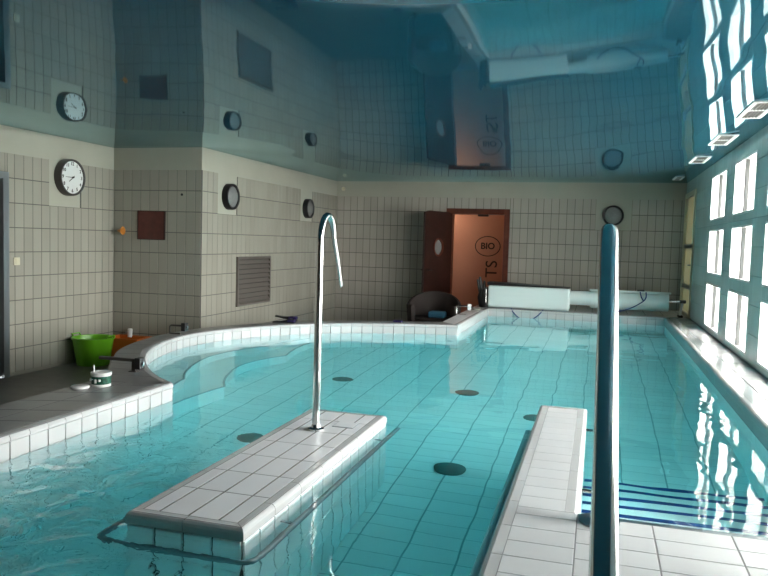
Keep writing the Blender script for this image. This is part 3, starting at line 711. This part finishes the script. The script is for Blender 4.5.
tag(on_plane(obj('wall_sensor', MB().lathe([(0, .03), (.025, .026), (.035, .01), (.035, 0)], 16), 'cream'), pB, -4.42, 2.41), 'small round sensor in the cream band above the doorway wall tiles', 'sensor')

# ceiling grilles
for y, l_, w_, lab in ((5.83, .33, .085, 'white framed ceiling grille nearest the deck end of the windows'), (7.35, .33, .085, 'white framed ceiling grille above the middle windows'),
                       (8.93, .33, .085, 'white framed ceiling grille above the last windows'), (11.24, .26, .06, 'small pale ceiling grille in front of the glazed corner door')):
    e = tag(empty('ceiling_grille', (1.045, y, film(1.045, y) - .003)), lab, 'grille', 'ceiling grilles along the window wall')
    t = .028
    obj('frame', MB().box((-w_, -l_, -.012), (-w_ + t, l_, 0)).box((w_ - t, -l_, -.012), (w_, l_, 0)).box((-w_ + t, -l_, -.012), (w_ - t, -l_ + t, 0)).box((-w_ + t, l_ - t, -.012), (w_ - t, l_, 0)), 'frame', e)
    obj('backing', MB().box((-w_ + t, -l_ + t, -.003), (w_ - t, l_ - t, -.0005)), 'black' if l_ > .3 else 'frame', e)
    obj('centre_bar', MB().box((-w_ + t, -.012, -.011), (w_ - t, .012, -.001)), 'frame', e)
    for k_ in range(5):
        x = -w_ + t + (k_ + .5)*(2*(w_ - t))/5; obj('louvre', MB().box((x - .0035, -l_ + t, -.010), (x + .0035, l_ - t, -.002)), 'vent', e)

# ---------------------------------------------------------------- doorway and corridor
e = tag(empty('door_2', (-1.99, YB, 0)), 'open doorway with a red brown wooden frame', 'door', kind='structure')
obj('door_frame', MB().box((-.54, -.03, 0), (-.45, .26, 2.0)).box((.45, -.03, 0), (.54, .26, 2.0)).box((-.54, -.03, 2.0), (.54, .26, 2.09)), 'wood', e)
obj('door_closer', MB().box((.0, -.02, 1.965), (.18, .05, 2.0), .008), 'black', e)
lf = tag(empty('door_leaf', (-2.44, YB - .03, 0), 0), 'dark wooden door leaf with a round porthole, standing open', 'door leaf')
# local x along the leaf away from the hinge
ang = math.atan2(-.94, -.342); lf.rotation_euler.z = ang
bm = bmesh.new(); n = 40; R_ = .135; W_ = .83; z0, z1 = .01, 2.02; cz = 1.425; cx_ = W_/2
def ring_pts(y): return [bm.verts.new((cx_ + R_*math.cos(2*PI*i/n), y, cz + R_*math.sin(2*PI*i/n))) for i in range(n)]
def rect_pts(y):
    out = []
    for i in range(n):
        a = 2*PI*i/n; dx, dz = math.cos(a), math.sin(a)
        k_ = min((W_/2)/abs(dx) if abs(dx) > 1e-9 else 1e9, ((z1 - cz) if dz > 0 else (cz - z0))/abs(dz) if abs(dz) > 1e-9 else 1e9)
        out.append(bm.verts.new((cx_ + k_*dx, y, cz + k_*dz)))
    return out
a_, b_ = ring_pts(-.02), rect_pts(-.02); c_, d_ = ring_pts(.02), rect_pts(.02)
for i in range(n):
    j = (i + 1) % n
    bm.faces.new((a_[i], a_[j], b_[j], b_[i])); bm.faces.new((c_[j], c_[i], d_[i], d_[j])); bm.faces.new((a_[j], a_[i], c_[i], c_[j])); bm.faces.new((b_[i], b_[j], d_[j], d_[i]))
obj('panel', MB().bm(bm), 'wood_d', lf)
# the rectangle's corners
obj('rim', MB().lathe([(R_ - .012, -.026), (R_ + .02, -.026), (R_ + .02, .026), (R_ - .012, .026), (R_ - .012, -.026)], 36, (cx_, 0, cz), 'y'), 'wood', lf)
obj('porthole_glass', MB().lathe([(R_ - .01, -.003), (0, -.003)], 36, (cx_, 0, cz), 'y', False), 'lampglass', lf)
obj('door_handle', MB().tube([(W_ - .06, .02, 1.05), (W_ - .06, .07, 1.05), (W_ - .16, .07, 1.05)], .011, 8).tube([(W_ - .06, -.02, 1.05), (W_ - .06, -.07, 1.05), (W_ - .16, -.07, 1.05)], .011, 8), 'black', lf)
cw = MB().box((-3.4, YB + 1.25, -.05), (-.9, YB + 1.35, 2.6)).box((-3.5, YB + .25, -.05), (-3.4, YB + 1.35, 2.6)).box((-.9, YB + .25, -.05), (-.8, YB + 1.35, 2.6))
cwall = struct('wall_corridor', cw, 'orange_wall', 'orange painted corridor wall seen through the doorway', 'wall')
struct('floor_corridor', MB().box((-3.4, YB - .0, -.04), (-.9, YB + 1.25, -.001)), 'floor', 'dark floor of the corridor behind the doorway', 'floor')
struct('ceiling_corridor', MB().box((-3.5, YB + .25, 2.45), (-.8, YB + 1.35, 2.5)), 'plaster', 'plain ceiling of the corridor behind the doorway', 'ceiling')
pc = Plane((0, YB + 1.25, 0), (1, 0, 0), (0, -1, 0)); SC = (YB + 1.25)/13.384
bx_, bz_ = -1.95*SC, H - .045*SC
o = link('bio_lettering', text_mesh('BIO', .16*SC, .001, .0045), 'ink', cwall); o.matrix_local = pc.mat(bx_, bz_, .002)
el = MB(); nn_ = 64
for i in range(nn_):
    a0, a1 = 2*PI*i/nn_, 2*PI*(i + 1)/nn_; q = [(rx*math.cos(a), rz*math.sin(a)) for a, rx, rz in ((a0, .24, .19), (a1, .24, .19), (a1, .222, .174), (a0, .222, .174))]
    el.add([(x, y, 0) for x, y in q], [(0, 1, 2, 3)])
o = obj('bio_ellipse', el, 'ink', cwall); o.matrix_local = pc.mat(bx_, bz_, .003)
o = link('vertical_lettering', text_mesh('TS', .30*SC, .001, .001), 'ink', cwall); o.matrix_local = pc.mat(-1.86*SC, H - .46*SC, .002) @ Matrix.Rotation(PI/2, 4, 'Z')
e = tag(empty('corridor_fill_lamp', (-3.0, YB + .75, 2.45)), 'round ceiling lamp added out of view to light the orange corridor', 'ceiling lamp')
obj('base', MB().lathe([(0, 0), (.12, 0), (.12, -.03), (0, -.03)], 24), 'frame', e)
obj('shade', MB().lathe([(.11, -.03), (.10, -.06), (.05, -.085), (0, -.09)], 24), 'tubwhite', e)
pl_ = bpy.data.lights.new('corridor_fill_bulb', 'POINT'); pl_.energy = 5; pl_.color = (1, .8, .6); pl_.shadow_soft_size = .1  # unseen lamp and bulb, added to brighten the corridor
lo = bpy.data.objects.new('corridor_fill_bulb', pl_); C.objects.link(lo); lo.parent = e; lo.location = (0, 0, -.16)

# ---------------------------------------------------------------- cover roller
e = tag(empty('cover_roller', (-.2, 11.22, RIM)), 'pale pool cover wound on a long roller at the doorway end of the pool', 'pool roller'); ox, oy, oz = -.2, 11.22, RIM
g = lambda x, y, z: (x - ox, y - oy, z)
bx0, bx1 = -1.585, -.375
obj('rolled_cover', MB().box(g(bx0, 11.06, .012), g(bx1, 11.40, .345), .03), 'cover', e)
for z in (.09, .20, .27): obj('cover_seam', MB().box(g(bx0 + .01, 11.053, z), g(bx1 - .01, 11.061, z + .006)), 'cover', e)
obj('dark_top_flap', MB().add([g(bx0 - .01, 11.05, .345), g(bx1, 11.05, .346), g(bx1, 11.40, .346), g(bx0 - .01, 11.40, .345), g(bx0 - .01, 11.05, .392), g(bx1, 11.05, .352), g(bx1, 11.40, .352), g(bx0 - .01, 11.40, .392)],
    [(3, 2, 1, 0), (4, 5, 6, 7), (0, 1, 5, 4), (1, 2, 6, 5), (2, 3, 7, 6), (3, 0, 4, 7)]), 'black', e)
obj('bottom_lath', MB().box(g(bx0, 11.045, .0), g(bx1 + .0, 11.065, .014)), 'steel_d', e)
def drum(x0, x1, r, z, m, nm): return obj(nm, MB().lathe([(0, x0 - ox), (r, x0 - ox), (r, x1 - ox), (0, x1 - ox)], 28, (0, 11.22 - oy, z), 'x'), m, e)
drum(bx1, -.08, .105, .205, 'cover', 'roller_core'); drum(-.08, 1.0, .135, .20, 'cover', 'roller_drum')
drum(1.0, 1.19, .02, .22, 'steel', 'axle')
obj('cover_board', MB().box(g(-.10, 11.07, .325), g(1.02, 11.13, .352), .006), 'cover', e)
obj('board_clip', MB().box(g(.56, 11.075, .352), g(.66, 11.125, .375), .005), 'bronze', e)
st = obj('end_stand', MB().tube([g(1.19, 11.22, .22), g(1.165, 11.22, .0)], .016, 10), 'tubwhite', e)
obj('stand_foot', MB().box(g(1.135, 11.12, 0), g(1.195, 11.32, .025)), 'black', st); obj('bearing', MB().box(g(1.15, 11.19, .20), g(1.235, 11.25, .245), .006), 'black', st)
def cord(parent, pts, off_, nm='pull_cord'): return obj(nm, MB().tube([Vector(p) - Vector(off_) for p in cr([Vector(p) for p in pts], 8)], .0085, 6), 'cord', parent)
of_ = (ox, oy, oz)
cord(e, [(.60, 11.06, RIM + .345), (.62, 11.05, RIM + .27), (.65, 11.05, RIM + .22)], of_)
cord(e, [(.68, 11.06, RIM + .345), (.68, 11.05, RIM + .26), (.62, 11.05, RIM + .19), (.45, 11.05, RIM + .09), (.28, 11.05, RIM + .05), (.15, 11.06, RIM + .09), (.05, 11.08, RIM + .14)], of_)
for sx, xx in ((1, -1.22), (-1, -.75)): cord(e, [(xx, 11.04, RIM + .012), (xx + sx*.03, 10.985, RIM - .03), (xx + sx*.09, 10.97, RIM - .09), (xx + sx*.14, 10.96, RIM - .125)], of_)
hb = obj('end_bracket', MB().box(g(-1.66, 11.08, 0), g(-1.60, 11.34, .30), .01), 'black', e)
for (x, z0, z1, r, dx) in ((-1.70, .10, .46, .035, -.03), (-1.66, .2, .40, .03, .0), (-1.735, .18, .42, .028, -.03), (-1.70, .0, .3, .06, .01)):
    obj('strap_loop', MB().tube([g(x + .03, 11.2, z0), g(x, 11.18, (z0 + z1)/2), g(x + dx, 11.18, z1)], [r, r, r*.5], 8), 'black', hb)
obj('crank', MB().tube([g(-1.61, 11.06, .08), g(-1.61, 11.06, .28)], .01, 8), 'steel', hb)

# ---------------------------------------------------------------- loose things
def tub(name, loc, r0, r1, h, m, label, cat='bucket', grp=None, sx=1):
    e = tag(empty(name, loc), label, cat, grp)
    obj('body', MB().lathe([(0, .004), (r0, .0), (r1, h), (r1 - .008, h), (r0 - .006, .01), (0, .01)], 36, sx=sx), m, e)
    obj('rim', MB().lathe([(r1 - .006, h - .01), (r1 + .012, h - .012), (r1 + .014, h), (r1, h + .006), (r1 - .008, h)], 36, sx=sx), m, e)
    for s in (-1, 1): obj('handle', MB().tube([(s*(r1*sx - .01), -.07, h - .01), (s*(r1*sx + .015), -.06, h + .03), (s*(r1*sx + .015), .06, h + .03), (s*(r1*sx - .01), .07, h - .01)], .009, 8), m, e)
    return e
tub('plastic_tub', (-5.49, 7.02, 0), .175, .225, .31, 'green', 'bright green plastic tub standing on the dark floor')
e = tag(empty('orange_crate', (-5.40, 7.535, 0)), 'orange plastic crate standing below the small white tap', 'crate')
for lo_, hi_, nm in (((-.22, -.15, 0), (.22, .15, .012), 'base'), ((-.22, -.15, .012), (.22, -.138, .25), 'side_panel'), ((-.22, .138, .012), (.22, .15, .25), 'side_panel'), ((-.22, -.138, .012), (-.208, .138, .25), 'end_panel'), ((.208, -.138, .012), (.22, .138, .25), 'end_panel')):
    obj(nm, MB().box(lo_, hi_), 'orange', e)
obj('rim', MB().box((-.235, -.16, .235), (.235, -.15, .258)).box((-.235, .15, .235), (.235, .16, .258)).box((-.235, -.15, .235), (-.22, .15, .258)).box((.22, -.15, .235), (.235, .15, .258)), 'orange', e)
# chlorine tub with lid lying beside
e = tag(empty('chemical_tub', (-2.99, 3.90, RIM)), 'small white tub with dark green label on the grey curb', 'tub')
obj('body', MB().lathe([(0, 0), (.058, 0), (.06, .006), (.06, .012), (.057, .014), (.059, .068), (.063, .07), (.065, .088), (.06, .09), (.05, .086), (0, .086)], 32), 'tubwhite', e)
obj('label', MB().lathe([(.0585, .016), (.0605, .066)], 32), 'label', e)
for a_ in (-2.3, -1.9, -1.5, -1.1): obj('label_mark', MB().box((.0608*math.cos(a_) - .006, .0608*math.sin(a_) - .006, .026 + .01*((a_*10) % 3)), (.0608*math.cos(a_) + .006, .0608*math.sin(a_) + .006, .05)), 'tubwhite', e)
obj('stick', MB().tube([(-.045, -.01, .085), (-.047, -.01, .13)], .005, 8), 'tubwhite', e)
obj('tub_lid', MB().lathe([(0, 0), (.052, 0), (.056, .004), (.056, .012), (.05, .016), (0, .014)], 32), 'tubwhite'); tag(bpy.data.objects['tub_lid'], 'flat white tub lid lying on the grey curb', 'lid').location = (-3.06, 3.79, RIM)
def clip(loc, rz, L, hgt, m, bm_, label, hook=False):
    e = tag(empty('cover_clip', loc, rz), label, 'clip', 'bent cover clips on the pool curb')
    if hook:      # a C: foot bar on the curb, upright, top bar carrying the block
        obj('foot_bar', MB().box((-L, -.012, 0), (.0, .012, .012)), m, e)
        obj('upright', MB().tube(rounded([(-L, 0, .012), (-L, 0, hgt), (.02, 0, hgt)], .025), .010, 10), m, e)
    else:
        obj('foot_plate', MB().box((-.03, -.025, 0), (.03, .025, .006)), m, e)
        obj('upright', MB().box((-.014, -.012, .006), (.014, .012, hgt)), m, e)
        obj('arm', MB().box((-L, -.014, hgt), (.03, .014, hgt + .02)), m, e)
    b_ = obj('grip_block', MB().box((.018, -.03, hgt - .05), (.065, .03, hgt + .03), .006), bm_, e)
    obj('block_knob', MB().lathe([(0, .08), (.014, .078), (.014, .065)], 12, (0, 0, hgt - .01), 'x'), 'steel_d', b_)
clip((-3.10, 4.40, RIM), .02, .28, .07, 'bronze', 'black', 'dark metal clip with long arm and black block near the white tub')
clip((-3.88, 6.25, RIM), .0, .12, .085, 'bronze', 'black', 'dark bent metal clip with black block on the curved curb', True)
clip((-1.68, 9.75, RIM), .1, .13, .12, 'steel', 'tubwhite', 'pale bent metal clip with white block on the straight inlet curb', True)
# fins
e = tag(empty('swim_fins', (-3.42, 7.74, RIM)), 'black and purple swim fins lying on the curved curb', 'fins', None); e.rotation_euler.z = .15
def fin(y, z, tilt):
    mb = MB(); prof = [(-.14, .05, .012), (-.06, .045, .016), (0, .035, .03), (.06, .04, .05), (.11, .03, .035)]
    vs = []
    for x, w_, h_ in prof: vs += [(x, y - w_, z + tilt*(-x)), (x, y + w_, z + tilt*(-x)), (x, y + w_*.7, z + h_ + tilt*(-x)), (x, y - w_*.7, z + h_ + tilt*(-x))]
    fs = [(4*i + j, 4*i + (j + 1) % 4, 4*i + 4 + (j + 1) % 4, 4*i + 4 + j) for i in range(4) for j in range(4)] + [(3, 2, 1, 0), (16, 17, 18, 19)]
    return mb.add(vs, fs)
obj('fin_blade', fin(-.05, 0, 0), 'black', e); obj('fin_blade', fin(.05, .03, .2), 'black', e)
obj('foot_pocket', MB().box((.03, -.085, .004), (.115, -.005, .036), .01), 'purple', e); obj('foot_pocket', MB().box((.02, .0, .03), (.115, .085, .062), .01), 'purple', e)
tag(obj('purple_sponge', MB().box((-.055, -.03, 0), (.055, .03, .022), .006), 'purple', None, (-2.27, 8.42, RIM)), 'flat purple sponge on the curb before the wicker chair', 'sponge')
tag(obj('pink_soap_dish', MB().lathe([(0, 0), (.05, 0), (.065, .02), (.06, .024), (0, .018)], 20), 'plaster', None, (-1.68, 10.62, RIM)), 'small pale dish on the inlet curb beside the roller', 'dish')
# wicker tub chair
e = tag(empty('wicker_chair', (-2.27, 10.40, 0), .15), 'dark brown wicker tub chair in front of the open door leaf', 'chair')
mb = MB(); n = 28; prof = []
for i in range(n + 1):
    a = -PI*.22 + (PI*1.44)*i/n; hgt = .60 + .17*max(0, math.sin(a))**1.0
    for r, z in ((.36, .10), (.40, hgt - .02), (.385, hgt), (.35, hgt), (.335, hgt - .03), (.31, .12)): prof.append((r*math.cos(a)*1.0, r*math.sin(a), z))
fs = [(6*i + j, 6*i + (j + 1) % 6, 6*i + 6 + (j + 1) % 6, 6*i + 6 + j) for i in range(n) for j in range(6)] + [tuple(range(5, -1, -1)), tuple(range(6*n, 6*n + 6))]
obj('tub_back', mb.add(prof, fs, True), 'wicker', e)
obj('seat', MB().lathe([(0, .34), (.29, .34), (.32, .36), (.32, .40), (.29, .42), (0, .42)], 32), 'wicker', e)
obj('apron', MB().lathe([(.30, .08), (.305, .34)], 32), 'wicker', e)
for sx in (-1, 1):
    for sy in (-1, 1): obj('leg', MB().tube([(sx*.22, sy*.2, .12), (sx*.24, sy*.22, 0)], .022, 8), 'wood_d', e)
tag(obj('folded_towel', MB().box((-.12, -.1, 0), (.12, .1, .09), .025), 'blue', None, (-2.19, 10.30, .42)), 'folded blue towel lying on the wicker chair', 'towel')
